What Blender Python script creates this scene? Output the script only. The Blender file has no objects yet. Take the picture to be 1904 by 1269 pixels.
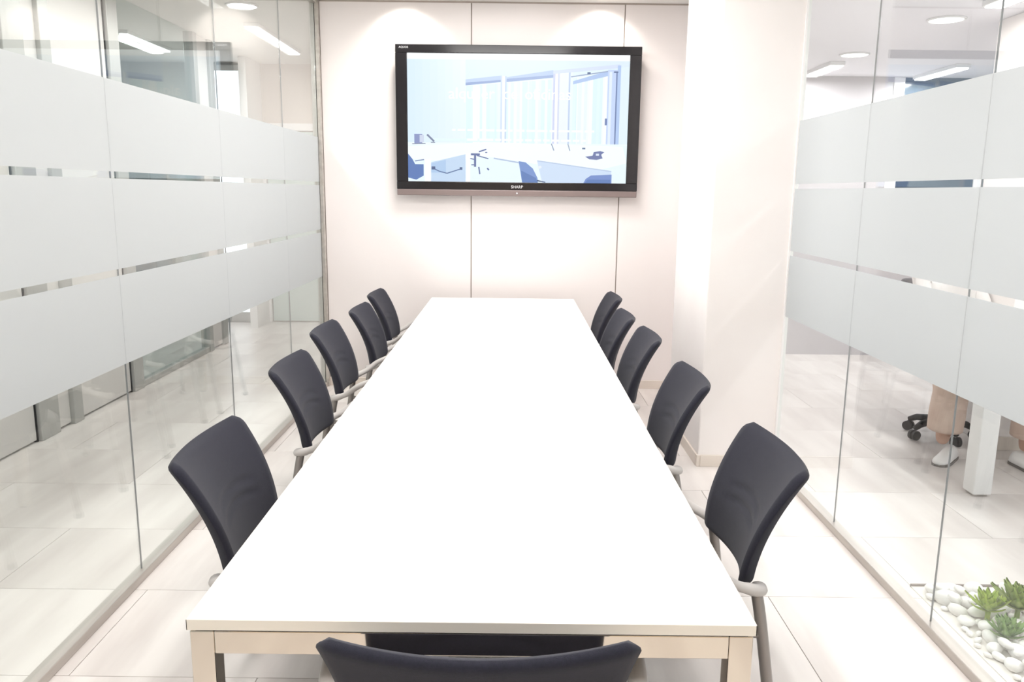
import bpy, bmesh, math, random
from mathutils import Vector, Matrix
random.seed(7)
PI = math.pi
sc = bpy.context.scene
col = sc.collection
V = Vector

# ---------------------------------------------------------------- camera
F_PX, PITCH, YAW, ROLL, CAM_H = 1482.57, 0.185536, 0.000981, 0.011433, 1.52986
cd = bpy.data.cameras.new('camera'); cam = bpy.data.objects.new('camera', cd); col.objects.link(cam)
cd.sensor_fit = 'HORIZONTAL'; cd.sensor_width = 36.0; cd.lens = F_PX / 1904 * 36.0
cd.clip_start = 0.02; cd.clip_end = 200
fw = V((math.sin(YAW) * math.cos(PITCH), math.cos(YAW) * math.cos(PITCH), -math.sin(PITCH)))
ri = V((math.cos(YAW), -math.sin(YAW), 0)); up = ri.cross(fw)
r2 = math.cos(ROLL) * ri + math.sin(ROLL) * up; u2 = -math.sin(ROLL) * ri + math.cos(ROLL) * up
M = Matrix((r2, u2, -fw)).transposed().to_4x4(); M.translation = V((0, 0, CAM_H)); cam.matrix_world = M
sc.camera = cam

# ---------------------------------------------------------------- world, exposure, large lamps
sc.view_settings.view_transform = 'Standard'; sc.view_settings.look = 'None'
sc.view_settings.gamma = 1.0; sc.view_settings.use_curve_mapping = False
sc.view_settings.exposure = 0.0
w = bpy.data.worlds.new('daylight'); sc.world = w; w.use_nodes = True
bg = w.node_tree.nodes['Background']; bg.inputs[0].default_value = (0.93, 0.97, 1.0, 1); bg.inputs[1].default_value = 0.8

CEIL = 2.89       # meeting room and corridor
CEIL_R = 2.60     # open office on the right
XL, XR, YW = -1.4635, 1.5094, 6.169
LAMPS = []
def area(name, loc, sx, sy, power, color=(1, 1, 1)):
    l = bpy.data.lights.new(name, 'AREA'); l.shape = 'RECTANGLE'; l.size = sx; l.size_y = sy
    l.energy = power; l.color = color
    o = bpy.data.objects.new(name, l); col.objects.link(o); o.location = loc; return o
FILL_PANELS = [(-0.05, 0.2), (-0.05, 2.0), (-0.05, 3.8), (-0.05, 5.1)]  # unseen ceiling lamps, added for soft bright ambient light in the room
for x, y in FILL_PANELS: area('added_panel_light', (x, y, CEIL - 0.03), 1.15, 0.55, 23, (1.0, 0.968, 0.95))
CORR = [(-2.2, 1.2), (-2.2, 3.4), (-2.2, 5.6), (-2.2, 7.7)]
for x, y in CORR: area('corridor_light', (x, y, CEIL - 0.045), 0.10, 1.35, 14, (1, 0.985, 0.97))
area('side_office_light', (-3.45, 7.85, CEIL - 0.045), 0.12, 0.9, 18, (1, 1, 1))
for x, y in [(2.65, 1.6), (2.66, 4.4), (2.63, 7.1), (3.68, 7.2), (4.4, 3.2)]:
    area('office_light', (x, y, CEIL_R - 0.045), 0.10, 0.6, 24, (1, 0.985, 0.975))

# ---------------------------------------------------------------- helpers
def srgb(r, g, b):
    f = lambda c: (c / 255 / 12.92) if c / 255 <= 0.04045 else ((c / 255 + 0.055) / 1.055) ** 2.4
    return (f(r), f(g), f(b), 1)
def mat(name, rgb, rough=0.5, metal=0.0, spec=0.5, emit=None, estr=1.0, sheen=0.0):
    m = bpy.data.materials.new(name); m.use_nodes = True
    p = m.node_tree.nodes['Principled BSDF']
    p.inputs['Base Color'].default_value = srgb(*rgb); p.inputs['Roughness'].default_value = rough
    p.inputs['Metallic'].default_value = metal; p.inputs['Specular IOR Level'].default_value = spec
    if sheen: p.inputs['Sheen Weight'].default_value = sheen
    if emit:
        p.inputs['Emission Color'].default_value = srgb(*emit); p.inputs['Emission Strength'].default_value = estr
    return m
def N(m, t): return m.node_tree.nodes.new(t)
def L(m, a, b): m.node_tree.links.new(a, b)
def noisy(name, c1, c2, scale=(1, 1, 1), rough=0.5, bump=0.0, detail=4, metal=0.0, sheen=0.0, per_object=False, lo=0.35, hi=0.65, bscale=None):
    m = mat(name, c1, rough, metal, sheen=sheen); p = m.node_tree.nodes['Principled BSDF']
    g = N(m, 'ShaderNodeNewGeometry'); mp = N(m, 'ShaderNodeMapping'); mp.inputs['Scale'].default_value = scale
    L(m, g.outputs['Position'], mp.inputs['Vector'])
    vec = mp.outputs['Vector']
    if per_object:
        oi = N(m, 'ShaderNodeObjectInfo'); mu = N(m, 'ShaderNodeMath'); mu.operation = 'MULTIPLY'; mu.inputs[1].default_value = 37
        L(m, oi.outputs['Random'], mu.inputs[0])
        ad = N(m, 'ShaderNodeVectorMath'); ad.operation = 'ADD'; L(m, vec, ad.inputs[0]); L(m, mu.outputs[0], ad.inputs[1]); vec = ad.outputs[0]
    n = N(m, 'ShaderNodeTexNoise'); n.inputs['Scale'].default_value = 1.0; n.inputs['Detail'].default_value = detail
    L(m, vec, n.inputs['Vector'])
    cr = N(m, 'ShaderNodeValToRGB'); cr.color_ramp.elements[0].position = lo; cr.color_ramp.elements[1].position = hi
    cr.color_ramp.elements[0].color = srgb(*c1); cr.color_ramp.elements[1].color = srgb(*c2)
    L(m, n.outputs['Fac'], cr.inputs['Fac']); L(m, cr.outputs['Color'], p.inputs['Base Color'])
    if bump:
        n2 = N(m, 'ShaderNodeTexNoise'); n2.inputs['Scale'].default_value = bscale or 400; n2.inputs['Detail'].default_value = 2
        L(m, g.outputs['Position'], n2.inputs['Vector'])
        b = N(m, 'ShaderNodeBump'); b.inputs['Strength'].default_value = bump; b.inputs['Distance'].default_value = 0.002
        L(m, n2.outputs['Fac'], b.inputs['Height']); L(m, b.outputs['Normal'], p.inputs['Normal'])
    return m
def glass_mat(name, tint, f0=0.05):
    m = bpy.data.materials.new(name); m.use_nodes = True; nt = m.node_tree
    nt.nodes.remove(nt.nodes['Principled BSDF']); out = nt.nodes['Material Output']
    g = N(m, 'ShaderNodeNewGeometry'); d = N(m, 'ShaderNodeVectorMath'); d.operation = 'DOT_PRODUCT'
    L(m, g.outputs['Incoming'], d.inputs[0]); L(m, g.outputs['Normal'], d.inputs[1])
    a = N(m, 'ShaderNodeMath'); a.operation = 'ABSOLUTE'; L(m, d.outputs['Value'], a.inputs[0])
    s = N(m, 'ShaderNodeMath'); s.operation = 'SUBTRACT'; s.inputs[0].default_value = 1; L(m, a.outputs[0], s.inputs[1])
    p = N(m, 'ShaderNodeMath'); p.operation = 'POWER'; p.inputs[1].default_value = 5; L(m, s.outputs[0], p.inputs[0])
    k = N(m, 'ShaderNodeMath'); k.operation = 'MULTIPLY_ADD'; k.inputs[1].default_value = 1 - f0; k.inputs[2].default_value = f0; L(m, p.outputs[0], k.inputs[0])
    tr = N(m, 'ShaderNodeBsdfTransparent'); tr.inputs[0].default_value = tint
    gl = N(m, 'ShaderNodeBsdfGlossy'); gl.inputs['Roughness'].default_value = 0.0; gl.inputs[0].default_value = (1, 1, 1, 1)
    mx = N(m, 'ShaderNodeMixShader'); L(m, k.outputs[0], mx.inputs[0]); L(m, tr.outputs[0], mx.inputs[1]); L(m, gl.outputs[0], mx.inputs[2])
    L(m, mx.outputs[0], out.inputs['Surface']); return m
def film_mat(name):
    m = bpy.data.materials.new(name); m.use_nodes = True; nt = m.node_tree
    nt.nodes.remove(nt.nodes['Principled BSDF']); out = nt.nodes['Material Output']
    c = srgb(223, 225, 226)
    df = N(m, 'ShaderNodeBsdfDiffuse'); df.inputs[0].default_value = c
    tl = N(m, 'ShaderNodeBsdfTranslucent'); tl.inputs[0].default_value = c
    tr = N(m, 'ShaderNodeBsdfTransparent'); tr.inputs[0].default_value = (.95, .96, .96, 1)
    m1 = N(m, 'ShaderNodeMixShader'); m1.inputs[0].default_value = 0.5; L(m, df.outputs[0], m1.inputs[1]); L(m, tl.outputs[0], m1.inputs[2])
    m2 = N(m, 'ShaderNodeMixShader'); m2.inputs[0].default_value = 0.10; L(m, m1.outputs[0], m2.inputs[1]); L(m, tr.outputs[0], m2.inputs[2])
    L(m, m2.outputs[0], out.inputs['Surface']); return m

def setp(o, label=None, cat=None, group=None, kind=None):
    if label: o['label'] = label
    if cat: o['category'] = cat
    if group: o['group'] = group
    if kind: o['kind'] = kind
    return o
def empty(name, loc=(0, 0, 0), rz=0, **k):
    o = bpy.data.objects.new(name, None); col.objects.link(o); o.location = loc; o.rotation_euler = (0, 0, rz)
    o.empty_display_size = 0.1
    return setp(o, **k)
def mobj(name, me, m=None, parent=None, loc=None, **k):
    o = bpy.data.objects.new(name, me); col.objects.link(o)
    if m is not None and len(me.materials) == 0: me.materials.append(m)
    if parent: o.parent = parent
    if loc is not None: o.location = loc
    return setp(o, **k)
def bm2me(bm, name, smooth=False, angle=None):
    bmesh.ops.recalc_face_normals(bm, faces=bm.faces[:])
    me = bpy.data.meshes.new(name); bm.to_mesh(me); bm.free()
    if smooth: me.polygons.foreach_set('use_smooth', [True] * len(me.polygons))
    return me
def boxbm(bm, lo, hi, bev=0.0, seg=2):
    lo = V(lo); hi = V(hi)
    r = bmesh.ops.create_cube(bm, size=1.0)
    for v in r['verts']: v.co = V((lo[i] + (v.co[i] + .5) * (hi[i] - lo[i]) for i in range(3)))
    if bev:
        es = list({e for v in r['verts'] for e in v.link_edges})
        bmesh.ops.bevel(bm, geom=es, offset=bev, segments=seg, affect='EDGES', profile=0.5)
def box(name, lo, hi, m, parent=None, bev=0.0, seg=2, **k):
    bm = bmesh.new(); boxbm(bm, lo, hi, bev, seg); me = bm2me(bm, name)
    return mobj(name, me, m, parent, **k)
def tubebm(bm, pts, rad, n=10, flat=None, upv=None):
    """sweep an ellipse (rad, rad*flat) along pts"""
    pts = [V(p) for p in pts]; rads = rad if isinstance(rad, (list, tuple)) else [rad] * len(pts)
    rings = []; prev = None
    for i, p in enumerate(pts):
        t = (pts[min(i + 1, len(pts) - 1)] - pts[max(i - 1, 0)]).normalized()
        a = upv and V(upv) or (prev or (V((0, 0, 1)) if abs(t.z) < .9 else V((1, 0, 0))))
        a = V(a); a = (a - t * a.dot(t)).normalized(); b = t.cross(a); prev = a
        fl = flat or 1.0
        rings.append([bm.verts.new(p + a * math.cos(2 * PI * j / n) * rads[i] * fl + b * math.sin(2 * PI * j / n) * rads[i]) for j in range(n)])
    for i in range(len(rings) - 1):
        for j in range(n): bm.faces.new((rings[i][j], rings[i][(j + 1) % n], rings[i + 1][(j + 1) % n], rings[i + 1][j]))
    bm.faces.new(rings[0][::-1]); bm.faces.new(rings[-1])
def tube(name, pts, rad, m, parent=None, n=10, flat=None, upv=None, **k):
    bm = bmesh.new(); tubebm(bm, pts, rad, n, flat, upv); me = bm2me(bm, name, True)
    return mobj(name, me, m, parent, **k)
def lathe(name, prof, m, parent=None, n=24, loc=None, **k):
    bm = bmesh.new(); rs = []
    for r, z in prof: rs.append([bm.verts.new((r * math.cos(2 * PI * j / n), r * math.sin(2 * PI * j / n), z)) for j in range(n)])
    for i in range(len(rs) - 1):
        for j in range(n): bm.faces.new((rs[i][j], rs[i][(j + 1) % n], rs[i + 1][(j + 1) % n], rs[i + 1][j]))
    bm.faces.new(rs[0][::-1]); bm.faces.new(rs[-1])
    return mobj(name, bm2me(bm, name, True), m, parent, loc=loc, **k)
def smoothpath(pts, n=6):
    pts = [V(p) for p in pts]; out = []
    for i in range(len(pts) - 1):
        p0 = pts[max(i - 1, 0)]; p1 = pts[i]; p2 = pts[i + 1]; p3 = pts[min(i + 2, len(pts) - 1)]
        for j in range(n):
            t = j / n
            out.append(0.5 * ((2 * p1) + (p2 - p0) * t + (2 * p0 - 5 * p1 + 4 * p2 - p3) * t * t + (3 * p1 - p0 - 3 * p2 + p3) * t ** 3))
    out.append(pts[-1]); return out
def copy_tree(o, parent=None):
    c = o.copy(); col.objects.link(c); c.parent = parent
    for ch in list(o.children): copy_tree(ch, c)
    return c
def lerp(a, b, t): return a + (b - a) * t

# ---------------------------------------------------------------- materials
m_panel = noisy('wall_panel_cream', (240, 233, 231), (243, 237, 235), (1.2, 1.2, .6), 0.55)
m_plaster = noisy('white_plaster', (247, 241, 239), (250, 245, 243), (2, 2, 2), 0.7)
m_warm = noisy('warm_wall', (226, 206, 180), (232, 213, 190), (1, 1, 1), 0.7)
m_ceil = mat('ceiling_white', (238, 236, 232), 0.8)
m_ceil_r = mat('office_ceiling_grey', (236, 235, 240), 0.8)
m_base = noisy('skirting_beige', (225, 214, 204), (232, 222, 212), (3, 3, 3), 0.4)
m_seam = mat('panel_seam', (176, 164, 156), 0.6)
m_tile = noisy('porcelain_tile', (212, 204, 200), (236, 230, 226), (5.5, 0.9, 1), 0.32, per_object=True, detail=5, lo=0.3, hi=0.62)
m_grout = mat('grout', (188, 178, 171), 0.9)
m_alu = noisy('brushed_aluminium', (188, 182, 176), (202, 197, 191), (30, 2, 30), 0.38, metal=0.65)
m_alu_d = mat('aluminium_post', (196, 196, 193), 0.45, 0.4)
m_seal = mat('joint_seal', (140, 140, 142), 0.5)
m_glass = glass_mat('partition_glass', (0.965, 0.985, 0.978, 1), 0.05)
m_glass2 = glass_mat('far_glass', (0.93, 0.97, 0.96, 1), 0.05)
m_film = film_mat('frosted_film')
m_top = mat('white_laminate', (252, 251, 250), 0.38)
m_edge = mat('table_edge_band', (246, 240, 229), 0.45)
m_steel = mat('polished_steel', (228, 219, 206), 0.07, 1.0)
m_fabric = noisy('charcoal_fabric', (28, 29, 43), (34, 34, 50), (220, 220, 220), 0.9, 0.5, sheen=0.12, bscale=900)
m_arm = mat('light_grey_plastic', (204, 199, 196), 0.45)
m_leg = mat('grey_painted_tube', (158, 152, 148), 0.35, 0.5)
m_black = mat('gloss_black_bezel', (26, 24, 28), 0.16)
m_tvbar = mat('tv_grey_strip', (134, 120, 118), 0.35, 0.3)
m_tvback = mat('tv_back_black', (18, 18, 20), 0.6)
m_letter = mat('silver_lettering', (225, 225, 228), 0.35, 0.3)
m_rubber = mat('black_rubber', (30, 30, 32), 0.6)
m_white = mat('white_paint', (246, 244, 243), 0.45)
m_door = mat('white_door_panel', (234, 230, 227), 0.5)
m_lamp = mat('lamp_diffuser', (255, 255, 255), 0.5, emit=(255, 253, 250), estr=4.0)
m_lampbody = mat('lamp_housing', (235, 235, 235), 0.4)
m_olive = mat('grey_olive_wall', (190, 194, 190), 0.8)
m_teal = mat('dark_teal_panel', (86, 108, 118), 0.6)
m_greywall = noisy('grey_office_wall', (188, 184, 188), (196, 192, 196), (2, 2, 2), 0.8)
m_darkglass = mat('dark_window_pane', (72, 84, 98), 0.15)

# ================================================================= SETTING
# ---- floor with individual tiles
PX, PY = 1.20, 0.557
floor = box('floor', (-6.2, -1.6, -0.12), (6.2, 10.2, -0.006), m_grout, kind='structure', label='pale stone look tiled floor of the meeting room and offices', cat='floor')
bm = bmesh.new(); boxbm(bm, (-PX / 2 + .0012, -PY / 2 + .0012, -.010), (PX / 2 - .0012, PY / 2 - .0012, 0), 0.0008, 1)
tile_me = bm2me(bm, 'tile'); tile_me.materials.append(m_tile)
row = 0
BED = (1.60, 2.30, 1.75, 2.945)       # pebble bed opening x0 x1 y0 y1
for jy in range(-8, 14):
    yc = 2.85 + (jy + .5) * PY - PY      # joint at y=2.85
    off = 0.0 if jy % 2 == 0 else PX / 2
    for jx in range(-6, 6):
        xc = 1.005 + (jx + .5) * PX + off
        if xc < -5.9 or xc > 5.9: continue
        mobj('tile', tile_me, None, floor, loc=(xc, yc, 0))

# ---- back wall with panels
wb = box('wall_back', (XL - .02, YW + .012, 0), (XR + .1, YW + .14, CEIL + .3), m_seam, kind='structure', label='cream panelled end wall carrying the television', cat='wall')
S = [XL + .03, -0.317, 0.806, XR + .02]
for i in range(3):
    box('wall_panel', (S[i] + .004, YW, 0.0), (S[i + 1] - .004, YW + .012, CEIL - .012), m_panel, wb, bev=.0015, seg=1)
box('shadow_gap_trim', (XL, YW + .002, CEIL - .012), (XR, YW + .012, CEIL), m_seam, wb)
box('baseboard_back', (XL + .03, YW - .012, 0), (1.6, YW, .065), m_base, kind='structure', label='low beige skirting along the panelled end wall', cat='baseboard', bev=.002)
# pillar at the right
PXL, PY0, PY1 = 1.07, 4.345, 5.22
pl = box('wall_pillar', (PXL, PY0, 0), (XR + .012, PY1, CEIL + .3), m_plaster, kind='structure', label='white plastered pillar between the end wall and right glass wall', cat='pillar', bev=.008)
bb = empty('baseboard_pillar', (PXL, PY0, 0), kind='structure', label='beige stone skirting around the foot of white pillar', cat='baseboard')
for nm, lo, hi in (('skirting_piece', (0.012, -.012, 0), (XR - PXL - .03, 0, .068)), ('skirting_piece', (-.012, 0.012, 0), (0, PY1 - PY0, .068)), ('corner_piece', (-.008, -.008, 0), (.012, .012, .066))):
    box(nm, lo, hi, m_base, bb, bev=.0015, seg=1)
box('wall_right', (XR - .05, PY1, 0), (XR + .1, YW, CEIL), m_plaster, kind='structure', label='white wall stub behind the pillar', cat='wall')
# rear wall behind the camera
rw = box('wall_rear', (XL, -1.55, 0), (XR, -1.43, CEIL), m_warm, kind='structure', label='warm beige wall behind the camera', cat='wall')
# ceilings
box('ceiling', (-6.2, -1.6, CEIL), (XR + .06, 10.2, CEIL + .12), m_ceil, kind='structure', label='white ceiling above meeting room and corridor', cat='ceiling')
box('ceiling_office', (XR + .06, -1.6, CEIL_R), (6.2, 10.2, CEIL_R + .12), m_ceil_r, kind='structure', label='lower grey ceiling of the open office', cat='ceiling')

# ---- glass walls
Z1, Z2, Z3, Z4 = 1.912, 1.573, 1.218, 0.871
G = 0.0125
def glass_wall(name, X, side, joints, label, top, frame_far):
    """side +1: the room lies at larger x"""
    r = empty(name, (X, 0, 0), kind='structure', label=label, cat='glass wall')
    y0, y1 = joints[0], joints[-1]
    box('floor_channel', (-.024, y0, 0), (.024, y1, .036), m_alu, r, bev=.002, seg=1)
    box('head_channel', (-.024, y0, top - .035), (.024, y1, top), m_alu, r, bev=.002, seg=1)
    for i in range(len(joints) - 1):
        a, b = joints[i] + .0015, joints[i + 1] - .0015
        p = box('glass_pane', (-.003, a, .03), (.003, b, top - .03), m_glass, r)
        for zt, zb in ((Z1, Z2 + G), (Z2 - G, Z3 + G), (Z3 - G, Z4)):
            xs = (.0034, .0044) if side > 0 else (-.0044, -.0034)
            box('frosted_band', (xs[0], a - .001, zb), (xs[1], b + .001, zt), m_film, p)
        if i: box('joint_seal', (-.0028, joints[i] - .0014, .03), (.0028, joints[i] + .0014, top - .03), m_seal, r)
    return r
wl = glass_wall('wall_left', XL, 1, [-1.42, -.425, .70, 1.829, 2.956, 4.084, 5.21, YW - .045], 'left glass wall with three frosted bands beside the corridor', CEIL, True)
for dx, wd, m in ((-.03, .032, m_alu_d), (.006, .026, m_alu)):
    box('end_post', (dx, YW - .045, 0), (dx + wd, YW, CEIL), m, wl, bev=.002, seg=1)
wr = glass_wall('wall_right_glass', XR, -1, [-1.42, -.86, .01, .88, 1.75, 2.617, 3.489, PY0 - .012], 'right glass wall with three frosted bands beside the office', CEIL_R + .02, True)
box('end_post', (-.012, PY0 - .012, 0), (.012, PY0, CEIL_R + .02), m_white, wr)
box('trim_1', (XR - .03, -1.42, CEIL_R + .02), (XR + .06, PY0, CEIL), m_ceil, kind='structure', label='white bulkhead above the right glass wall', cat='trim')

# ================================================================= LEFT: corridor and rooms beyond
XC = -2.885
cp = empty('wall_corridor', (XC, 0, 0), kind='structure', label='far corridor partition of white panels and aluminium posts', cat='wall')
# posts and panels: (y0, y1, kind)
for a, b in ((2.2, 2.35), (3.4, 3.55), (4.66, 4.86), (5.03, 5.14), (5.88, 6.03), (7.42, 7.5), (7.8, 7.9)):
    box('post', (-.05, a, 0), (.04, b, CEIL), m_alu_d, cp, bev=.003, seg=1)
for a, b in ((1.0, 2.2), (2.35, 3.4), (3.55, 4.645), (4.86, 5.03), (5.14, 5.865)):
    box('white_panel', (-.02, a, .012), (.012, b, CEIL), m_door, cp, bev=.003, seg=1)
for y in (4.652, 5.872):
    box('shadow_gap', (-.03, y - .007, 0), (.015, y + .007, CEIL), m_rubber, cp)
box('glass_pane', (-.005, 6.03, .05), (.005, 7.42, CEIL), m_glass2, cp)
box('bottom_rail', (-.03, 6.03, 0), (.03, 7.42, .05), m_alu_d, cp, bev=.003, seg=1)
box('white_panel', (-.02, 7.5, .012), (.012, 7.8, CEIL), m_door, cp, bev=.003, seg=1)
# side office behind the glazed bay
box('wall_side_office', (-5.0, 9.2, 0), (-2.92, 9.3, CEIL), m_olive, kind='structure', label='grey wall of the small office behind the corridor partition', cat='wall')
box('wall_side_office_end', (-5.1, 3.5, 0), (-5.0, 9.3, CEIL), m_olive, kind='structure', label='grey side wall of the small corridor office', cat='wall')
cab = empty('storage_cabinet', (-4.42, 8.9, 0), label='dark teal storage cabinet behind the glazed corridor bay', cat='cabinet')
box('carcass', (-.55, -.2, 0), (.55, .2, 2.05), m_teal, cab, bev=.004)
for s in (-1, 1):
    d = box('cabinet_door', (s * .27 - .262, -.222, .06), (s * .27 + .262, -.2, 2.0), m_teal, cab, bev=.003)
    box('handle', (s * .05 - .008, -.245, .95), (s * .05 + .008, -.222, 1.15), m_alu, d, bev=.003)
d2 = empty('door_2', (-3.24, 9.14, 0), kind='structure', label='bright daylit glazed door beyond the corridor partition', cat='door')
m_day = mat('daylit_pane', (240, 244, 250), .4, emit=(246, 249, 255), estr=1.15)
box('daylit_pane', (-.26, .02, .12), (.26, .04, 2.80), m_day, d2)
for x0, x1, z0, z1 in ((-.32, -.26, 0, 2.86), (.26, .32, 0, 2.86), (-.26, .26, 2.80, 2.86), (-.26, .26, 0, .12), (-.26, .26, 2.02, 2.06)):
    box('door_frame', (x0, 0, z0), (x1, .06, z1), m_alu_d, d2, bev=.004)
# corridor end wall with a glazed door
ew = box('wall_corridor_end', (-2.93, 9.25, 0), (XL - .02, 9.37, CEIL), mat('end_wall_beige', (222, 212, 203), 0.7), kind='structure', label='beige wall closing the far end of the corridor', cat='wall')
dr = empty('door_1', (-2.42, 9.2, 0), kind='structure', label='glazed door with white frame at the corridor end', cat='door')
for x0, x1, z0, z1 in ((-.45, -.37, 0, 2.25), (.37, .45, 0, 2.25), (-.37, .37, 2.17, 2.25)):
    box('door_frame', (x0, 0, z0), (x1, .05, z1), m_white, dr, bev=.004)
box('door_leaf', (-.36, .015, .01), (.36, .045, 2.16), mat('pale_green_glass_door', (205, 220, 215), .2), dr, bev=.003)
box('door_handle', (.28, -.03, .95), (.3, .015, 1.2), m_alu, dr, bev=.004)
# hallway wall left of corridor end (beyond the partition)
box('wall_hall', (-2.9, 8.75, 0), (-2.82, 9.25, CEIL), m_white, kind='structure', label='narrow white wall end beside the glazed corridor door', cat='wall')
box('wall_behind_left', (XL - .02, YW + .14, 0), (XL + .06, 9.25, CEIL), m_panel, kind='structure', label='cream corridor wall beyond the end of the left glass', cat='wall')
sw = empty('wall_switch', (XL - .023, 6.75, 1.95), label='small pale switch plate on the corridor wall beside glass end', cat='switch')
box('plate', (-.008, -.06, -.11), (0, .06, .11), m_white, sw, bev=.003); box('rocker', (-.013, -.035, -.07), (-.008, .035, .07), m_lampbody, sw, bev=.002)

# ---- ceiling lamps
def linear_lamp(x, y, z, wd, ln, label, group):
    r = empty('linear_ceiling_lamp', (x, y, z), label=label, cat='ceiling lamp', group=group)
    box('housing', (-wd / 2 - .012, -ln / 2 - .012, -.03), (wd / 2 + .012, ln / 2 + .012, 0), m_lampbody, r, bev=.003, seg=1)
    box('diffuser', (-wd / 2, -ln / 2, -.04), (wd / 2, ln / 2, -.03), m_lamp, r, bev=.002, seg=1)
linear_lamp(-2.2, 7.7, CEIL, .10, 1.35, 'bright linear ceiling lamp at the far end of the left corridor', 'linear corridor lamps')
linear_lamp(-3.45, 7.85, CEIL, .07, .9, 'linear ceiling lamp in the small office behind the glazed bay', 'linear office lamps')
for x, y, ln, lb in ((2.66, 4.4, .6, 'linear office lamp nearest the white office column'), (2.63, 7.1, .6, 'linear office lamp close to the grey far wall'), (3.68, 7.2, .7, 'linear office lamp in front of the dark office window')):
    linear_lamp(x, y, CEIL_R, .10, ln, lb, 'linear office lamps')
def downlight(x, y, z, label, r0=.10):
    r = empty('round_downlight', (x, y, z), label=label, cat='ceiling lamp', group='round office downlights')
    lathe('trim_ring', [(r0 + .012, 0), (r0 + .012, -.008), (r0, -.012), (r0 - .004, -.006), (r0 - .004, 0)], m_lampbody, r, 28)
    lathe('diffuser', [(r0 - .004, -.002), (r0 - .006, -.009), (.03, -.011), (.002, -.0115)], m_lamp, r, 28)
    return r
downlight(2.645, 5.17, CEIL_R, 'larger looking round downlight nearest the white office column')
downlight(2.62, 6.45, CEIL_R, 'smaller looking round downlight near the grey far wall')
cdl = downlight(-2.06, 6.38, CEIL, 'round downlight in the left corridor ceiling before the linear lamp', .11)
cdl['group'] = 'round corridor downlights'
l = bpy.data.lights.new('corridor_downlight', 'AREA'); l.shape = 'DISK'; l.size = .18; l.energy = 5
o = bpy.data.objects.new('corridor_downlight', l); col.objects.link(o); o.location = (-2.06, 6.38, CEIL - .02)
for (x, y), lb in zip(FILL_PANELS, ('nearest the camera', 'above the near half of the table', 'above the far half of the table', 'before the television wall')):  # fixtures added to house the unseen fill lamps; diffusers glow too
    r = empty('added_panel_lamp', (x, y, CEIL), label='added unseen rectangular ceiling lamp of the meeting room ' + lb, cat='ceiling lamp', group='added panel lamps above the table')
    box('frame', (-.6, -.3, -.012), (.6, .3, 0), m_lampbody, r, bev=.002, seg=1)
    box('diffuser', (-.575, -.275, -.018), (.575, .275, -.012), m_lamp, r)
# wall washing spots near the end wall
for x, lb in ((-.80, 'recessed spot washing the wall above the left of television'), (.63, 'recessed spot washing the wall above the right of television')):
    r = empty('wall_wash_spot', (x, 5.96, CEIL), label=lb, cat='ceiling lamp', group='recessed spots before the end wall')
    lathe('trim_ring', [(.062, 0), (.062, -.006), (.05, -.008), (.046, -.003), (.046, 0)], m_lampbody, r, 24)
    l = bpy.data.lights.new('wall_spot', 'SPOT'); l.energy = 17; l.spot_size = math.radians(118); l.spot_blend = 0.7; l.shadow_soft_size = .04; l.color = (1, .95, .88)
    o = bpy.data.objects.new('wall_spot', l); col.objects.link(o); o.location = (x, 5.96, CEIL - .012)
    o.rotation_euler = (math.radians(24), 0, 0)

# ================================================================= RIGHT: open office
fwl = empty('wall_office_far', (0, 7.62, 0), kind='structure', label='grey far wall of the open office with dark windows', cat='wall')
box('wall_body', (1.6, 0, 0), (3.50, .1, CEIL_R), m_greywall, fwl)
box('wall_body', (3.5, 0, 0), (6.2, .1, .85), m_greywall, fwl)
for x0, x1 in ((3.56, 4.32), (4.44, 5.2), (5.32, 6.1)):
    box('window_pane', (x0, .03, .9), (x1, .05, CEIL_R), m_darkglass, fwl)
for x in (3.53, 4.38, 5.26): box('window_mullion', (x - .05, -.01, .85), (x + .05, .08, CEIL_R), m_white, fwl, bev=.004)
box('window_sill', (3.5, -.04, .84), (6.2, .06, .88), m_white, fwl, bev=.004)
oc = box('column_office', (2.985, 4.70, 0), (3.50, 5.2, CEIL_R), m_plaster, kind='structure', label='white square column in the open office behind the desk', cat='column', bev=.006)
box('baseboard_column', (2.975, 4.69, 0), (3.51, 4.70, .085), m_base, kind='structure', label='beige skirting on the front of the white office column', cat='baseboard', bev=.002)

# desk
dk = empty('office_desk', (3.08, 4.25, 0), label='white office desk with square panel legs behind right glass', cat='desk')
box('desktop', (-.72, -.36, .715), (.80, .36, .745), m_white, dk, bev=.003)
for x in (-.635, .70):
    for y in (-.29,):
        lg = box('leg', (x - .048, y - .05, .012), (x + .048, y + .05, .715), m_white, dk, bev=.006)
        box('foot', (x - .035, y - .035, 0), (x + .035, y + .035, .012), m_alu, lg, bev=.002)
box('rear_beam', (-.60, .25, .665), (.70, .30, .715), m_white, dk, bev=.002)
box('drawer_pedestal', (.45, .0, .02), (.78, .34, .665), m_white, dk, bev=.004)
m_cable = mat('grey_cable', (120, 116, 114), .6)
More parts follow.
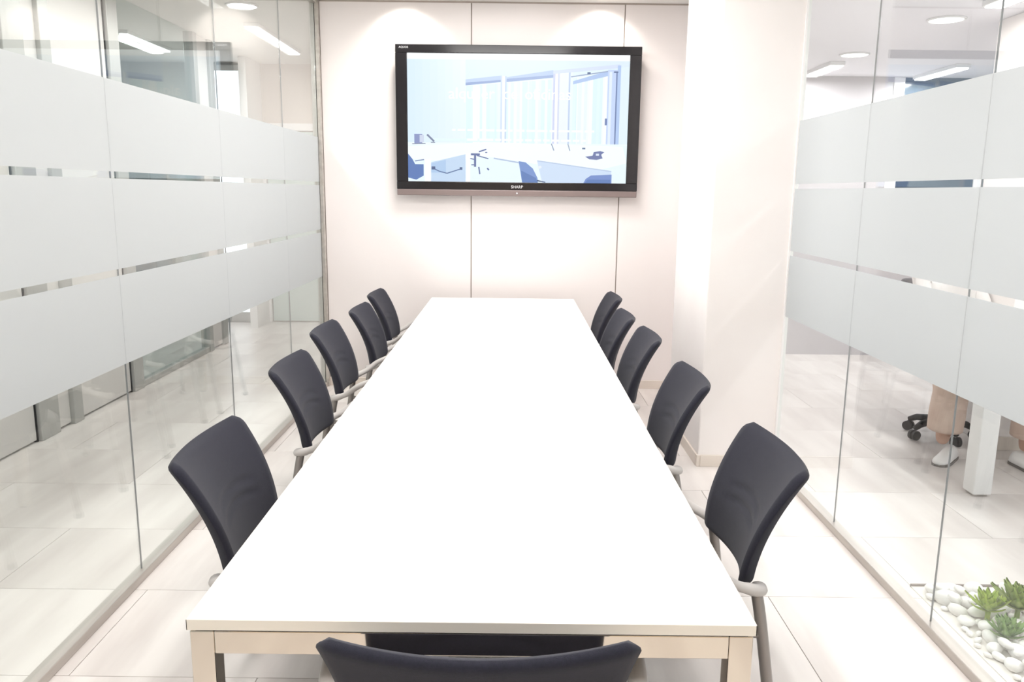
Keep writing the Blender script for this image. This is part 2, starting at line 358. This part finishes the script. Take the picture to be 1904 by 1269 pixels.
# office chair
oc2 = empty('office_swivel_chair', (2.765, 4.95, 0), label='dark office swivel chair on castors behind the white desk', cat='office chair')
for i in range(5):
    a = 2 * PI * i / 5 - 1.57
    arm = tube('base_arm', [(0, 0, .12), (.15 * math.cos(a), .15 * math.sin(a), .10), (.20 * math.cos(a), .20 * math.sin(a), .075)], [.028, .022, .016], m_rubber, oc2, 8)
    bmc = bmesh.new()
    for s in (-1, 1):
        c = V((.20 * math.cos(a), .20 * math.sin(a), .032)); t = V((-math.sin(a), math.cos(a), 0)) * .016 * s
        tubebm(bmc, [c + t * .45, c + t * 1.5], .031, 14)
    mobj('castor', bm2me(bmc, 'castor', False), m_rubber, arm)
tube('gas_post', [(0, 0, .08), (0, 0, .40)], .025, m_leg, oc2)
box('seat', (-.205, -.22, .41), (.205, .22, .47), m_fabric, oc2, bev=.03, seg=3)
box('backrest', (-.21, .24, .58), (.21, .30, 1.0), m_fabric, oc2, bev=.028, seg=3)
tube('back_bracket', smoothpath([(0, .05, .39), (0, .26, .39), (0, .315, .5), (0, .30, .75)]), .016, m_rubber, oc2, 8)

# ---- seated person (legs show below the frosted band)
def skin_mesh(name, joints, bones, radii, root, sub=2):
    me = bpy.data.meshes.new(name); ks = list(joints); ix = {k: i for i, k in enumerate(ks)}
    me.from_pydata([joints[k] for k in ks], [(ix[a], ix[b]) for a, b in bones], [])
    o = bpy.data.objects.new(name, me); col.objects.link(o)
    o.modifiers.new('s', 'SKIN'); md = o.modifiers.new('d', 'SUBSURF'); md.levels = sub; md.render_levels = sub
    for i, k in enumerate(ks):
        sv = me.skin_vertices[0].data[i]; r = radii[k]; sv.radius = (r, r) if not isinstance(r, tuple) else r; sv.use_root = (k == root)
    dg = bpy.context.evaluated_depsgraph_get(); dg.update()
    nm = bpy.data.meshes.new_from_object(o.evaluated_get(dg)); nm.name = name
    bpy.data.objects.remove(o); bpy.data.meshes.remove(me)
    nm.polygons.foreach_set('use_smooth', [True] * len(nm.polygons)); return nm
PXp, PYp = 2.745, 4.98
J = {'pelvis': (0, 0, .55), 'waist': (0, .03, .72), 'chest': (0, .02, .92), 'neck0': (0, 0, 1.06), 'neck1': (0, -.03, 1.13), 'head0': (0, -.05, 1.20), 'head1': (0, -.05, 1.29), 'chin': (0, -.115, 1.165), 'nose': (0, -.155, 1.225)}
RD = {'pelvis': .15, 'waist': .125, 'chest': .14, 'neck0': .062, 'neck1': .052, 'head0': .085, 'head1': .088, 'chin': .035, 'nose': .014}
BN = [('pelvis', 'waist'), ('waist', 'chest'), ('chest', 'neck0'), ('neck0', 'neck1'), ('neck1', 'head0'), ('head0', 'head1'), ('head0', 'chin'), ('head0', 'nose')]
FEET = {'l': (2.545 - PXp, 4.46 - PYp), 'r': (2.955 - PXp, 4.33 - PYp)}
for s, sg in (('l', -1), ('r', 1)):
    fx, fy = FEET[s]
    J.update({s + 'hip': (sg * .095, -.04, .53), s + 'mid': (sg * .078 + fx * .18, -.24, .525), s + 'knee': (fx, fy + .03, .50), s + 'calf': (fx, fy + .045, .33), s + 'ank': (fx, fy + .05, .09),
              s + 'sho': (sg * .17, .01, .985), s + 'elb': (sg * .19, -.12, .80), s + 'wri': (sg * .16, -.36, .775), s + 'palm': (sg * .145, -.43, .772)})
    RD.update({s + 'hip': .10, s + 'mid': .088, s + 'knee': .072, s + 'calf': .062, s + 'ank': .036, s + 'sho': .062, s + 'elb': .045, s + 'wri': .030, s + 'palm': (.036, .018)})
    BN += [('pelvis', s + 'hip'), (s + 'hip', s + 'mid'), (s + 'mid', s + 'knee'), (s + 'knee', s + 'calf'), (s + 'calf', s + 'ank'), ('chest', s + 'sho'), (s + 'sho', s + 'elb'), (s + 'elb', s + 'wri'), (s + 'wri', s + 'palm')]
    px, py, pz = J[s + 'palm']
    for f, (dx, ln) in enumerate(((-.03, .062), (-.01, .072), (.01, .068), (.028, .052))):
        J[s + 'f%da' % f] = (px + dx, py - .035, pz + .004); J[s + 'f%db' % f] = (px + dx * 1.1, py - .035 - ln * .6, pz + .004); J[s + 'f%dc' % f] = (px + dx * 1.15, py - .035 - ln, pz - .006)
        for q, rr in (('a', .010), ('b', .009), ('c', .008)): RD[s + 'f%d' % f + q] = rr
        BN += [(s + 'palm', s + 'f%da' % f), (s + 'f%da' % f, s + 'f%db' % f), (s + 'f%db' % f, s + 'f%dc' % f)]
    J[s + 'ta'] = (px - sg * .045, py - .0, pz); J[s + 'tb'] = (px - sg * .06, py - .035, pz - .003)
    RD[s + 'ta'] = .011; RD[s + 'tb'] = .009; BN += [(s + 'palm', s + 'ta'), (s + 'ta', s + 'tb')]
pm = skin_mesh('person', J, BN, RD, 'pelvis', 2)
m_skin = mat('skin', (196, 158, 138), .55); m_shirt = mat('pale_shirt', (226, 222, 220), .85)
pm.materials.clear(); pm.materials.append(m_shirt); pm.materials.append(m_skin)
for p in pm.polygons:
    c = p.center
    p.material_index = 1 if (c.z > 1.075 or c.z < .5 or (c.y < -.30 and c.z > .70)) else 0
person = mobj('person', pm, None, None, loc=(PXp, PYp, 0), label='seated person in wide beige trousers and white trainers behind right glass', cat='person')
m_trs = noisy('beige_trousers', (208, 184, 170), (218, 196, 182), (14, 14, 14), .9)
for s, sg in (('l', -1), ('r', 1)):
    fx, fy = FEET[s]
    tr = tube('trouser_leg', smoothpath([(sg * .085, -.02, .545), (sg * .078 + fx * .18, -.24, .54), (fx, fy + .06, .525), (fx, fy + .02, .44), (fx, fy + .03, .32), (fx, fy + .04, .19)], 5),
              [.10, .10, .10, .10, .10, .10, .10, .10, .10, .1, .098, .097, .097, .097, .097, .096, .095, .095, .096, .096, .097, .098, .098, .097, .096, .095][:26], m_trs, person, 18)
    bm = bmesh.new()
    prof = [(.085, .026, .02), (.07, .036, .075), (.03, .040, .09), (-.02, .042, .078), (-.07, .046, .058), (-.12, .046, .046), (-.155, .036, .036), (-.172, .018, .026)]
    rings = []
    yaw = -.8 if s == 'l' else .1
    for (yy, wd, h) in prof:
        rg = []
        for j in range(14):
            a = 2 * PI * j / 14
            zz = .018 + max(0, math.sin(a)) * (h - .018) if math.sin(a) > 0 else .018 + math.sin(a) * .014
            x = wd * math.cos(a); y = yy + .05
            rg.append(bm.verts.new((fx + x * math.cos(yaw) - y * math.sin(yaw), fy + x * math.sin(yaw) + y * math.cos(yaw), zz + .002)))
        rings.append(rg)
    for i in range(len(rings) - 1):
        for j in range(14): bm.faces.new((rings[i][j], rings[i][(j + 1) % 14], rings[i + 1][(j + 1) % 14], rings[i + 1][j]))
    bm.faces.new(rings[0]); bm.faces.new(rings[-1][::-1])
    sh = mobj('shoe', bm2me(bm, 'shoe', True), m_white, person)
    bm = bmesh.new(); out = []
    for zz in (0, .014):
        out.append([bm.verts.new((fx + x * math.cos(yaw) - y * math.sin(yaw), fy + x * math.sin(yaw) + y * math.cos(yaw), zz)) for x, y in
                    [(wd * 1.06 * sd, yy + .05) for sd, seq in ((1, prof), (-1, prof[::-1])) for (yy, wd, h) in seq]])
    n = len(out[0])
    for j in range(n): bm.faces.new((out[0][j], out[0][(j + 1) % n], out[1][(j + 1) % n], out[1][j]))
    bm.faces.new(out[0][::-1]); bm.faces.new(out[1])
    mobj('shoe_sole', bm2me(bm, 'shoe_sole'), mat('sole_grey', (120, 114, 110), .7), sh)
bm = bmesh.new(); bmesh.ops.create_uvsphere(bm, u_segments=18, v_segments=12, radius=1)
for v in bm.verts:
    v.co = V((v.co.x * .094, v.co.y * .105 - .035, v.co.z * .105 + 1.275))
bmesh.ops.delete(bm, geom=[v for v in bm.verts if v.co.y < -.09 and v.co.z < 1.31], context='VERTS')
mobj('hair', bm2me(bm, 'hair', True), mat('dark_hair', (58, 44, 38), .6), person)
for sx in (-1, 1):
    bm = bmesh.new(); bmesh.ops.create_uvsphere(bm, u_segments=10, v_segments=8, radius=.010)
    for v in bm.verts: v.co += V((sx * .033, -.128, 1.252))
    mobj('eye', bm2me(bm, 'eye', True), m_rubber, person)

# ---- pebble bed with succulents
bed = empty('pebble_bed', (BED[0], BED[2], 0), label='shallow planting bed of white pebbles behind the right glass', cat='planting bed')
BW, BH = BED[1] - BED[0], BED[3] - BED[2]
m_bed = mat('bed_base', (238, 233, 227), .9)
box('bed_base', (0, 0, 0), (BW, BH, .004), m_bed, bed)
m_edging = mat('bed_edging', (140, 130, 122), .5, .3)
for lo, hi in (((0, BH - .008, 0), (BW, BH, .012)), ((0, 0, 0), (BW, .008, .009)), ((BW - .008, 0, 0), (BW, BH, .009))):
    box('edging', lo, hi, m_edging, bed)
m_peb = noisy('white_pebble', (252, 251, 249), (243, 239, 235), (25, 25, 25), .6, per_object=True)
pebs = []
for k in range(6):
    bm = bmesh.new(); bmesh.ops.create_icosphere(bm, subdivisions=2, radius=1)
    ax = [random.uniform(.85, 1.15), random.uniform(.7, 1.0), random.uniform(.5, .7)]
    ph = [random.uniform(0, 6) for _ in range(6)]
    for v in bm.verts:
        d = 1 + .10 * math.sin(2.3 * v.co.x + ph[0]) + .10 * math.sin(2.7 * v.co.y + ph[1]) + .07 * math.sin(3.1 * v.co.z + ph[2])
        v.co = V((v.co.x * ax[0] * d, v.co.y * ax[1] * d, v.co.z * ax[2] * d))
    me = bm2me(bm, 'pebble', True); me.materials.append(m_peb); pebs.append(me)
SUC = [(1.735, 2.655, .085), (1.725, 2.525, .08), (1.845, 2.66, .10)]
placed = []
def pebble(x, y, r, z):
    o = mobj('pebble', random.choice(pebs), None, None, loc=(x, y, z), label='small white rounded pebble in the planting bed', cat='pebble', group='white pebbles in the bed')
    o.scale = (r, r, r); o.rotation_euler = (random.uniform(-.2, .2), random.uniform(-.2, .2), random.uniform(0, 6))
tries = 0
while len(placed) < 200 and tries < 60000:
    tries += 1
    n = len(placed)
    x = random.uniform(BED[0] + .015, 2.03); y = random.uniform(2.2, BED[3] - .055); r = random.uniform(.030, .046) if tries < 2500 else random.uniform(.013, .026)
    if x - r < BED[0] + .012 + .012 * math.sin(y * 17): continue
    if any((x - a) ** 2 + (y - b) ** 2 < (.90 * (r + c)) ** 2 for a, b, c in placed): continue
    if any((x - a) ** 2 + (y - b) ** 2 < (.02 + .7 * r) ** 2 for a, b, c in SUC): continue
    placed.append((x, y, r)); pebble(x, y, r, .004 + r * .58)
top = []
while len(top) < 38 and tries < 120000:       # a loose second layer resting on the first
    tries += 1
    a, b, c = random.choice(placed); d, e, f = random.choice(placed)
    if not (.0 < math.hypot(a - d, b - e) < 1.25 * (c + f)) or min(c, f) < .022: continue
    x, y, r = (a + d) / 2, (b + e) / 2, random.uniform(.016, .026)
    if any(math.hypot(x - p, y - q) < 1.1 * (r + t) for p, q, t in top) or any(math.hypot(x - p, y - q) < .07 for p, q, t in SUC): continue
    top.append((x, y, r)); pebble(x, y, r, .004 + (c + f) * .5 + r * .42)
def succulent(x, y, rad, c1, c2, label, z0, nl, tilt):
    r = empty('succulent_plant', (x, y, .004), label=label, cat='plant', group='succulents in the pebble bed')
    m = noisy('succulent_leaf', c1, c2, (30, 30, 30), .45, per_object=True)
    tube('stem', [(0, 0, 0), (0, 0, z0 + .012)], .009, m, r, 8)
    for k in range(nl):
        a = k * 2.39996; t = k / nl
        el = lerp(1.35, .15, t) ; ln = rad * lerp(.75, 1.08, t) * random.uniform(.9, 1.08); wd = rad * .235
        bm = bmesh.new(); rows = []
        for i in range(6):
            s = i / 5; e = el + .25 * s * (1 if t > .4 else .2)
            w_ = wd * (0.55 + 1.1 * s - 1.62 * s * s) + .0012; rr = ln * s
            cx = V((math.cos(a) * math.cos(e), math.sin(a) * math.cos(e), math.sin(e))) * rr + V((0, 0, z0))
            sd = V((-math.sin(a), math.cos(a), 0)); nrm = V((-math.cos(a) * math.sin(e), -math.sin(a) * math.sin(e), math.cos(e)))
            th = .0045 * (1 - s * .8)
            rows.append([bm.verts.new(cx - sd * w_ + nrm * .003), bm.verts.new(cx + nrm * th * .2), bm.verts.new(cx + sd * w_ + nrm * .003), bm.verts.new(cx - nrm * th)])
        for i in range(5):
            for j in range(4): bm.faces.new((rows[i][j], rows[i][(j + 1) % 4], rows[i + 1][(j + 1) % 4], rows[i + 1][j]))
        bm.faces.new(rows[0]); bm.faces.new(rows[-1][::-1])
        mobj('leaf', bm2me(bm, 'leaf', True), m, r)
succulent(SUC[0][0], SUC[0][1], .088, (150, 178, 44), (176, 196, 70), 'bright lime green succulent rosette among white pebbles', .055, 26, 0)
succulent(SUC[1][0], SUC[1][1], .085, (112, 150, 78), (142, 172, 100), 'duller sage green succulent rosette nearest the glass', .03, 26, 0)
succulent(SUC[2][0], SUC[2][1], .115, (120, 146, 52), (156, 172, 84), 'spiky taller olive green succulent at the right edge', .06, 28, 0)

# ================================================================= MEETING TABLE
X0, X1, Y0, Y1, TZ = -.6004, .4646, 1.3624, 5.9474, .74
tb = empty('meeting_table', ((X0 + X1) / 2, (Y0 + Y1) / 2, 0), label='long white meeting table on a polished steel frame', cat='table')
hx, hy = (X1 - X0) / 2, (Y1 - Y0) / 2
tp = box('tabletop', (-hx + .001, -hy + .001, TZ - .021), (hx - .001, hy - .001, TZ), m_top, tb, bev=.0015, seg=2)
for lo, hi in (((-hx, -hy, TZ - .022), (hx, -hy + .0014, TZ - .0012)), ((-hx, hy - .0014, TZ - .022), (hx, hy, TZ - .0012)), ((-hx, -hy, TZ - .022), (-hx + .0014, hy, TZ - .0012)), ((hx - .0014, -hy, TZ - .022), (hx, hy, TZ - .0012))):
    box('edge_band', lo, hi, m_edge, tp)
box('spacer', (-hx + .012, -hy + .012, TZ - .0265), (hx - .012, hy - .012, TZ - .022), m_rubber, tb)
ZT = TZ - .0265; LW = .045
for y0 in (-hy + .004, hy - .004 - LW):
    box('end_rail', (-hx + .004 + LW + .0006, y0, ZT - .046), (hx - .004 - LW - .0006, y0 + LW, ZT), m_steel, tb, bev=.0018)
for x0 in (-hx + .004, hx - .004 - LW):
    box('side_rail', (x0, -hy + .004 + LW + .0006, ZT - .046), (x0 + LW, hy - .004 - LW - .0006, ZT), m_steel, tb, bev=.0018)
    for y0 in (-hy + .004, -LW / 2, hy - .004 - LW):
        zt = ZT if abs(y0) > .1 else ZT - .0465
        lg = box('leg', (x0, y0, .008), (x0 + LW, y0 + LW, zt), m_steel, tb, bev=.0018)
        box('foot', (x0 + .006, y0 + .006, 0), (x0 + LW - .006, y0 + LW - .006, .008), m_rubber, lg)

# ================================================================= CHAIRS
def back_mesh():
    """closed cushion: local y forward (to the table), x across, z up"""
    bm = bmesh.new(); nu, nv = 28, 40; zb, zt = .472, .828; front = []; rear = []
    for j in range(nv + 1):
        t = j / nv; fr = []; re = []
        for i in range(nu + 1):
            u = -1 + 2 * i / nu; au = abs(u)
            hw = lerp(.203, .253, t ** .8)
            # rounded corners
            top = zt - .012 * (1 - au ** 2) - .010 * max(0, (au - .93) / .07) ** 2.4
            bot = zb + .012 * au ** 2 + .016 * max(0, (au - .88) / .12) ** 2
            z = lerp(bot, top, t)
            x = u * hw * (1 - .045 * max(0, (t - .94) / .06) ** 2.2 - .04 * max(0, (.1 - t) / .1) ** 2)
            yc = -.02 - .125 * (t ** 1.9) + .045 * (au ** 2.0) - .013
            ed = min(1 - au, 1) ; e = max(0, 1 - min((1 - au) / .07, t / .08, (1 - t) / .08, 1))
            th = .019 * math.sqrt(max(0, 1 - e * e)) + .0015
            g = 0
            for tc, dp in ((.44, .007), (.56, .006)):
                tt = t - (tc + .05 * (1 - (u / .5) ** 2) - .03)
                if au < .62: g += dp * math.exp(-(tt / .024) ** 2) * (1 - (au / .62) ** 4)
            fr.append(bm.verts.new((x, yc + th - g, z))); re.append(bm.verts.new((x, yc - th, z)))
        front.append(fr); rear.append(re)
    for j in range(nv):
        for i in range(nu):
            bm.faces.new((front[j][i], front[j][i + 1], front[j + 1][i + 1], front[j + 1][i]))
            bm.faces.new((rear[j][i], rear[j + 1][i], rear[j + 1][i + 1], rear[j][i + 1]))
    for j in range(nv):
        bm.faces.new((front[j][0], front[j + 1][0], rear[j + 1][0], rear[j][0])); bm.faces.new((front[j][nu], rear[j][nu], rear[j + 1][nu], front[j + 1][nu]))
    for i in range(nu):
        bm.faces.new((front[0][i], rear[0][i], rear[0][i + 1], front[0][i + 1])); bm.faces.new((front[nv][i], front[nv][i + 1], rear[nv][i + 1], rear[nv][i]))
    return bm2me(bm, 'backrest', True)
def make_chair():
    r = empty('meeting_chair', (0, 0, 0))
    mobj('backrest', back_mesh(), m_fabric, r)
    bm = bmesh.new(); boxbm(bm, (-.225, .07, .372), (.225, .40, .425), .024, 3)
    for v in bm.verts: v.co.z -= .02 * max(0, (v.co.y - .27) / .13) ** 2
    mobj('seat', bm2me(bm, 'seat', True), m_fabric, r)
    box('seat_pan', (-.21, .10, .360), (.21, .38, .373), m_rubber, r, bev=.004)
    for s in (-1, 1):
        X = s * .290
        tube('armrest', smoothpath([(s * .200, -.028, .490), (s * .236, -.014, .498), (s * .264, .055, .528), (s * .287, .12, .575), (X, .21, .608), (X, .30, .616), (X, .36, .600)], 5), [.022] * 8 + [.019] * 23, m_arm, r, 12, flat=.72, upv=(0, 0, 1))
        XL_ = s * .250
        rl = tube('rear_leg', smoothpath([(s * .236, -.012, .495), (XL_ - s * .004, -.028, .40), (XL_ + s * .006, -.070, .12), (XL_ + s * .008, -.085, .01)], 5), .0155, m_leg, r, 10)
        tube('foot_cap', [(XL_ + s * .008, -.0835, .022), (XL_ + s * .008, -.086, 0)], .0185, m_rubber, rl, 10)
        fl = tube('front_leg', smoothpath([(X, .355, .600), (X - s * .004, .375, .55), (X - s * .012, .385, .40), (X - s * .008, .395, .01)], 5), .0145, m_leg, r, 10)
        tube('foot_cap', [(X - s * .008, .395, .022), (X - s * .008, .395, 0)], .0175, m_rubber, fl, 10)
        tube('seat_rail', [(XL_, -.031, .38), (s * .225, .05, .364), (s * .225, .33, .362), (X - s * .012, .385, .385)], .010, m_leg, r, 8)
    tube('cross_tube', [(-.225, .18, .352), (.225, .18, .352)], .011, m_leg, r, 8)
    return r
proto = make_chair()
LBL = ['nearest chair on the left side of the table', 'second chair from the camera on the left side', 'middle chair of the five on the left side', 'fourth chair from the camera on the left side', 'farthest left chair beside the end wall']
LBR = [s.replace('left', 'right') for s in LBL]
chairs = []
LEFT = [(-.872, 2.20), (-.935, 3.27), (-.985, 4.12), (-.932, 4.83), (-.955, 5.57)]
RIGHT = [(.760, 2.19), (.727, 3.11), (.708, 4.02), (.677, 4.685), (.714, 5.53)]
BACKY = -.115     # local y of the top edge of the backrest
first = True
def put(x, y, rz, label):
    global first
    o = proto if first else copy_tree(proto); first = False
    o.location = (x, y, 0); o.rotation_euler = (0, 0, rz)
    if rz == 0: o.scale = (1.05, 1, 1)
    setp(o, 'black fabric meeting chair, ' + label, 'chair', 'black meeting chairs around the table')
for i, (x, y) in enumerate(LEFT): put(x - BACKY, y, -PI / 2, LBL[i])
for i, (x, y) in enumerate(RIGHT): put(x + BACKY, y, PI / 2, LBR[i])
put(-.047, 1.162 - BACKY, 0, 'at the near end, seen from behind')

# ================================================================= TELEVISION
tv = empty('television', (.03, 6.07, 2.034), label='large black wall television showing a pale blue office', cat='television')
W2, H0, H1 = .897, -.540, .538
box('back_housing', (-W2 + .03, .024, H0 + .05), (W2 - .03, .07, H1 - .02), m_tvback, tv, bev=.006)
box('wall_bracket', (-.3, .07, -.25), (.3, YW - 6.07, .25), m_tvback, tv, bev=.004)
SX0, SX1, SZ0, SZ1 = -.812, .812, -.437, .479
for lo, hi in (((-W2, 0, SZ1), (W2, .03, H1)), ((-W2, 0, H0 + .045), (W2, .03, SZ0)), ((-W2, 0, SZ0), (SX0, .03, SZ1)), ((SX1, 0, SZ0), (W2, .03, SZ1))):
    box('bezel', lo, hi, m_black, tv, bev=.004)
box('bottom_strip', (-W2 + .002, -.006, H0), (W2 - .002, .03, H0 + .045), m_tvbar, tv, bev=.005)
def text_me(s, size, name, mirror=False):
    cu = bpy.data.curves.new(name, 'FONT'); cu.body = s; cu.size = size; cu.align_x = 'CENTER'; cu.align_y = 'CENTER'; cu.extrude = .0006; cu.resolution_u = 3
    o = bpy.data.objects.new(name, cu); col.objects.link(o); dg = bpy.context.evaluated_depsgraph_get(); dg.update()
    me = bpy.data.meshes.new_from_object(o.evaluated_get(dg)); me.name = name; bpy.data.objects.remove(o); return me
def text(name, s, size, m, parent, loc, bold=0):
    me = text_me(s, size, name); me.materials.clear(); me.materials.append(m)
    o = mobj(name, me, None, parent, loc=loc); o.rotation_euler = (PI / 2, 0, 0); return o
text('brand_lettering', 'SHARP', .030, m_letter, tv, (.0, -.001, H0 + .068))
text('badge_lettering', 'AQUOS', .020, m_letter, tv, (-W2 + .062, -.001, H1 - .022))
lathe('power_indicator', [(.006, 0), (.006, .004), (.002, .005)], m_letter, tv, 12, loc=(0, -.006, H0 + .022)).rotation_euler = (PI / 2, 0, 0)
# the picture on the screen: one flat mesh of coloured polygons that glow
PIC = []
def P(c, *pts): PIC.append((c, pts))
def rect(c, x0, y0, x1, y1): P(c, (x0, y0), (x1, y0), (x1, y1), (x0, y1))
def line(c, x0, y0, x1, y1, wd):
    d = V((x1 - x0, y1 - y0)).normalized(); n = V((-d.y, d.x)) * wd / 2
    P(c, (x0 + n.x, y0 + n.y), (x1 + n.x, y1 + n.y), (x1 - n.x, y1 - n.y), (x0 - n.x, y0 - n.y))
rect((226, 242, 252), 757, 97, 1168, 339)
for i in range(8):   # left wall, slightly deeper blue towards the edge
    rect((218 + i * 2, 238 + i, 252), 757 + i * 14, 107, 757 + (i + 1) * 14, 285)
rect((252, 254, 255), 757, 97, 1168, 108)
P((222, 238, 252), (865, 108), (1168, 108), (1168, 118), (1120, 124), (865, 146))
# curtained window bays
P((236, 250, 253), (865, 156), (1140, 128), (1140, 268), (865, 268))
random.seed(3)
x = 866
while x < 1138:
    wd = random.uniform(2, 7); top = 157 - (x - 865) * .085
    rect(random.choice([(226, 246, 252), (242, 252, 254), (232, 244, 254), (246, 253, 254), (222, 244, 250)]), x, top, min(x + wd, 1139), 266); x += wd
P((190, 210, 240), (865, 145), (932, 137), (932, 146), (865, 152)); P((150, 172, 214), (865, 151), (932, 145), (932, 149), (865, 156))
P((190, 210, 242), (941, 140), (1027, 126), (1027, 136), (941, 144)); P((158, 180, 220), (941, 143), (1027, 135), (1027, 140), (941, 149))
P((176, 200, 238), (1064, 146), (1128, 126), (1128, 136), (1064, 152))
for x0, x1, c in ((930, 933, (206, 222, 244)), (933, 938, (244, 250, 254)), (938, 941, (198, 216, 238)), (1027, 1031, (206, 214, 242)), (1031, 1036, (250, 250, 255)), (1036, 1039, (210, 218, 240)), (1039, 1056, (236, 244, 254)), (1056, 1059, (190, 208, 236)), (1059, 1064, (232, 246, 252))):
    rect(c, x0, 128 if x0 > 1000 else 138, x1, 266)
P((214, 226, 248), (1027, 127), (1150, 114), (1150, 121), (1027, 133)); line((150, 168, 200), 1060, 138, 1130, 127, 2)
rect((196, 214, 246), 1128, 124, 1146, 278); rect((226, 238, 252), 1131, 128, 1136, 270); rect((110, 130, 176), 1143.5, 128, 1146, 279); rect((178, 202, 240), 1146, 116, 1152, 282); rect((96, 116, 160), 1139, 127, 1147, 130)
rect((140, 160, 200), 1135, 276, 1146, 278)
rect((110, 130, 180), 1125, 215, 1129, 228); rect((90, 110, 150), 1090, 129, 1096, 133)
# low wall and desks
rect((238, 250, 253), 757, 264, 1168, 290); rect((228, 246, 250), 800, 256, 930, 262)
P((232, 247, 253), (757, 270), (1168, 266), (1168, 339), (757, 339))
P((244, 252, 254), (757, 272), (905, 262), (1160, 268), (1168, 300), (1100, 318), (905, 290), (830, 300), (757, 296))
P((196, 218, 242), (800, 302), (865, 286), (865, 339), (800, 339)); P((176, 204, 236), (800, 304), (828, 297), (828, 322), (800, 322))
rect((250, 253, 255), 788, 296, 800, 339); rect((250, 252, 255), 866, 284, 874, 339)
P((206, 224, 246), (1000, 298), (1140, 316), (1140, 339), (1010, 339)); line((176, 194, 222), 918, 293, 966, 301, 2.5); line((184, 202, 230), 1000, 297, 1140, 316, 2)
# telephone and monitor on the left desk
rect((138, 150, 196), 769, 248, 784, 266); rect((206, 216, 236), 779, 250, 787, 264); line((120, 132, 160), 765, 267, 790, 266, 1.6); line((120, 130, 160), 793, 249, 806, 262, 3.5); line((150, 160, 180), 800, 264, 808, 264, 2)
# cable under the left desk
for a, b, c, d in ((803, 313, 815, 319), (815, 319, 830, 323), (830, 323, 845, 318), (845, 318, 857, 314)): line((92, 116, 160), a, b, c, d, 2)
rect((80, 100, 140), 801, 310, 808, 316); rect((80, 100, 140), 854, 311, 859, 316)
# chairs in the picture
P((92, 124, 184), (757, 286), (765, 296), (770, 306), (786, 306), (786, 328), (772, 336), (757, 332)); line((120, 140, 180), 770, 300, 787, 297, 2)
P((120, 150, 206), (965, 298), (978, 300), (992, 312), (1001, 330), (1002, 339), (972, 339)); P((96, 128, 186), (970, 316), (998, 330), (1001, 339), (972, 339)); line((70, 92, 130), 1000, 335, 1016, 339, 3)
P((118, 144, 204), (1088, 339), (1092, 331), (1102, 324), (1141, 322), (1141, 339)); P((96, 128, 186), (1090, 339), (1096, 332), (1139, 332), (1139, 339))
for (a, b, c, d, wd) in ((875, 286, 892, 286, 4), (890, 281, 904, 276, 2.5), (883, 288, 883, 310, 4), (886, 288, 908, 294, 2), (890, 310, 892, 324, 2.5), (874, 294, 884, 296, 2), (876, 306, 884, 306, 2), (906, 312, 909, 316, 3), (902, 282, 906, 282, 2)): line((96, 112, 160), a, b, c, d, wd)
# telephone on the right desk
P((110, 122, 170), (1090, 288), (1104, 286), (1106, 279), (1118, 277), (1126, 279), (1120, 284), (1123, 291), (1112, 294), (1098, 293)); rect((220, 230, 246), 1110, 282, 1116, 286)
rect((110, 130, 160), 1084, 271, 1090, 274); line((150, 164, 190), 1026, 264, 1031, 277, 2); line((160, 174, 196), 1057, 264, 1061, 277, 2)
P((230, 240, 250), (1001, 308), (1006, 306), (1009, 309), (1006, 312), (1002, 312))
# pale text lines
for y, a, b in ((240, 840, 1108), (258, 868, 1090)):
    x = a
    while x < b:
        wd = random.uniform(6, 26); rect((250, 254, 255), x, y - 2, min(x + wd, b), y + 2); x += wd + 4
verts, faces, cols = [], [], []
mp = lambda px, py: (lerp(SX0, SX1, (px - 757) / 411.0), lerp(SZ1, SZ0, (py - 97) / 242.0))
for k, (c, pts) in enumerate(PIC):
    b = len(verts)
    for q in pts:
        x, z = mp(min(max(q[0], 757), 1168), min(max(q[1], 97), 339)); verts.append((x, .0135 - k * 4e-5, z))
    faces.append(tuple(range(b, b + len(pts)))); cols += [srgb(*c)] * len(pts)
scr = box('screen', (SX0 - .004, .014, SZ0 - .004), (SX1 + .004, .022, SZ1 + .004), m_black, tv)
pme = bpy.data.meshes.new('screen_picture'); pme.from_pydata(verts, [], faces); pme.update()
at = pme.color_attributes.new('Col', 'FLOAT_COLOR', 'CORNER')
for i, c in enumerate(cols): at.data[i].color = c
m_pic = bpy.data.materials.new('screen_glow'); m_pic.use_nodes = True
pp = m_pic.node_tree.nodes['Principled BSDF']; ca = N(m_pic, 'ShaderNodeVertexColor'); ca.layer_name = 'Col'
pp.inputs['Base Color'].default_value = (.01, .01, .012, 1); pp.inputs['Roughness'].default_value = .35
L(m_pic, ca.outputs['Color'], pp.inputs['Emission Color']); pp.inputs['Emission Strength'].default_value = 1.0
mobj('screen_picture', pme, m_pic, scr)
m_stext = mat('screen_white_text', (10, 10, 10), .4, emit=(255, 255, 255), estr=1.08)
for wd_, cx in (('alquiler', 876), ('de', 948), ('oficinas', 1018)):
    x, z = mp(cx, 172)
    text('screen_lettering', wd_, .115, m_stext, scr, (x, .004, z))
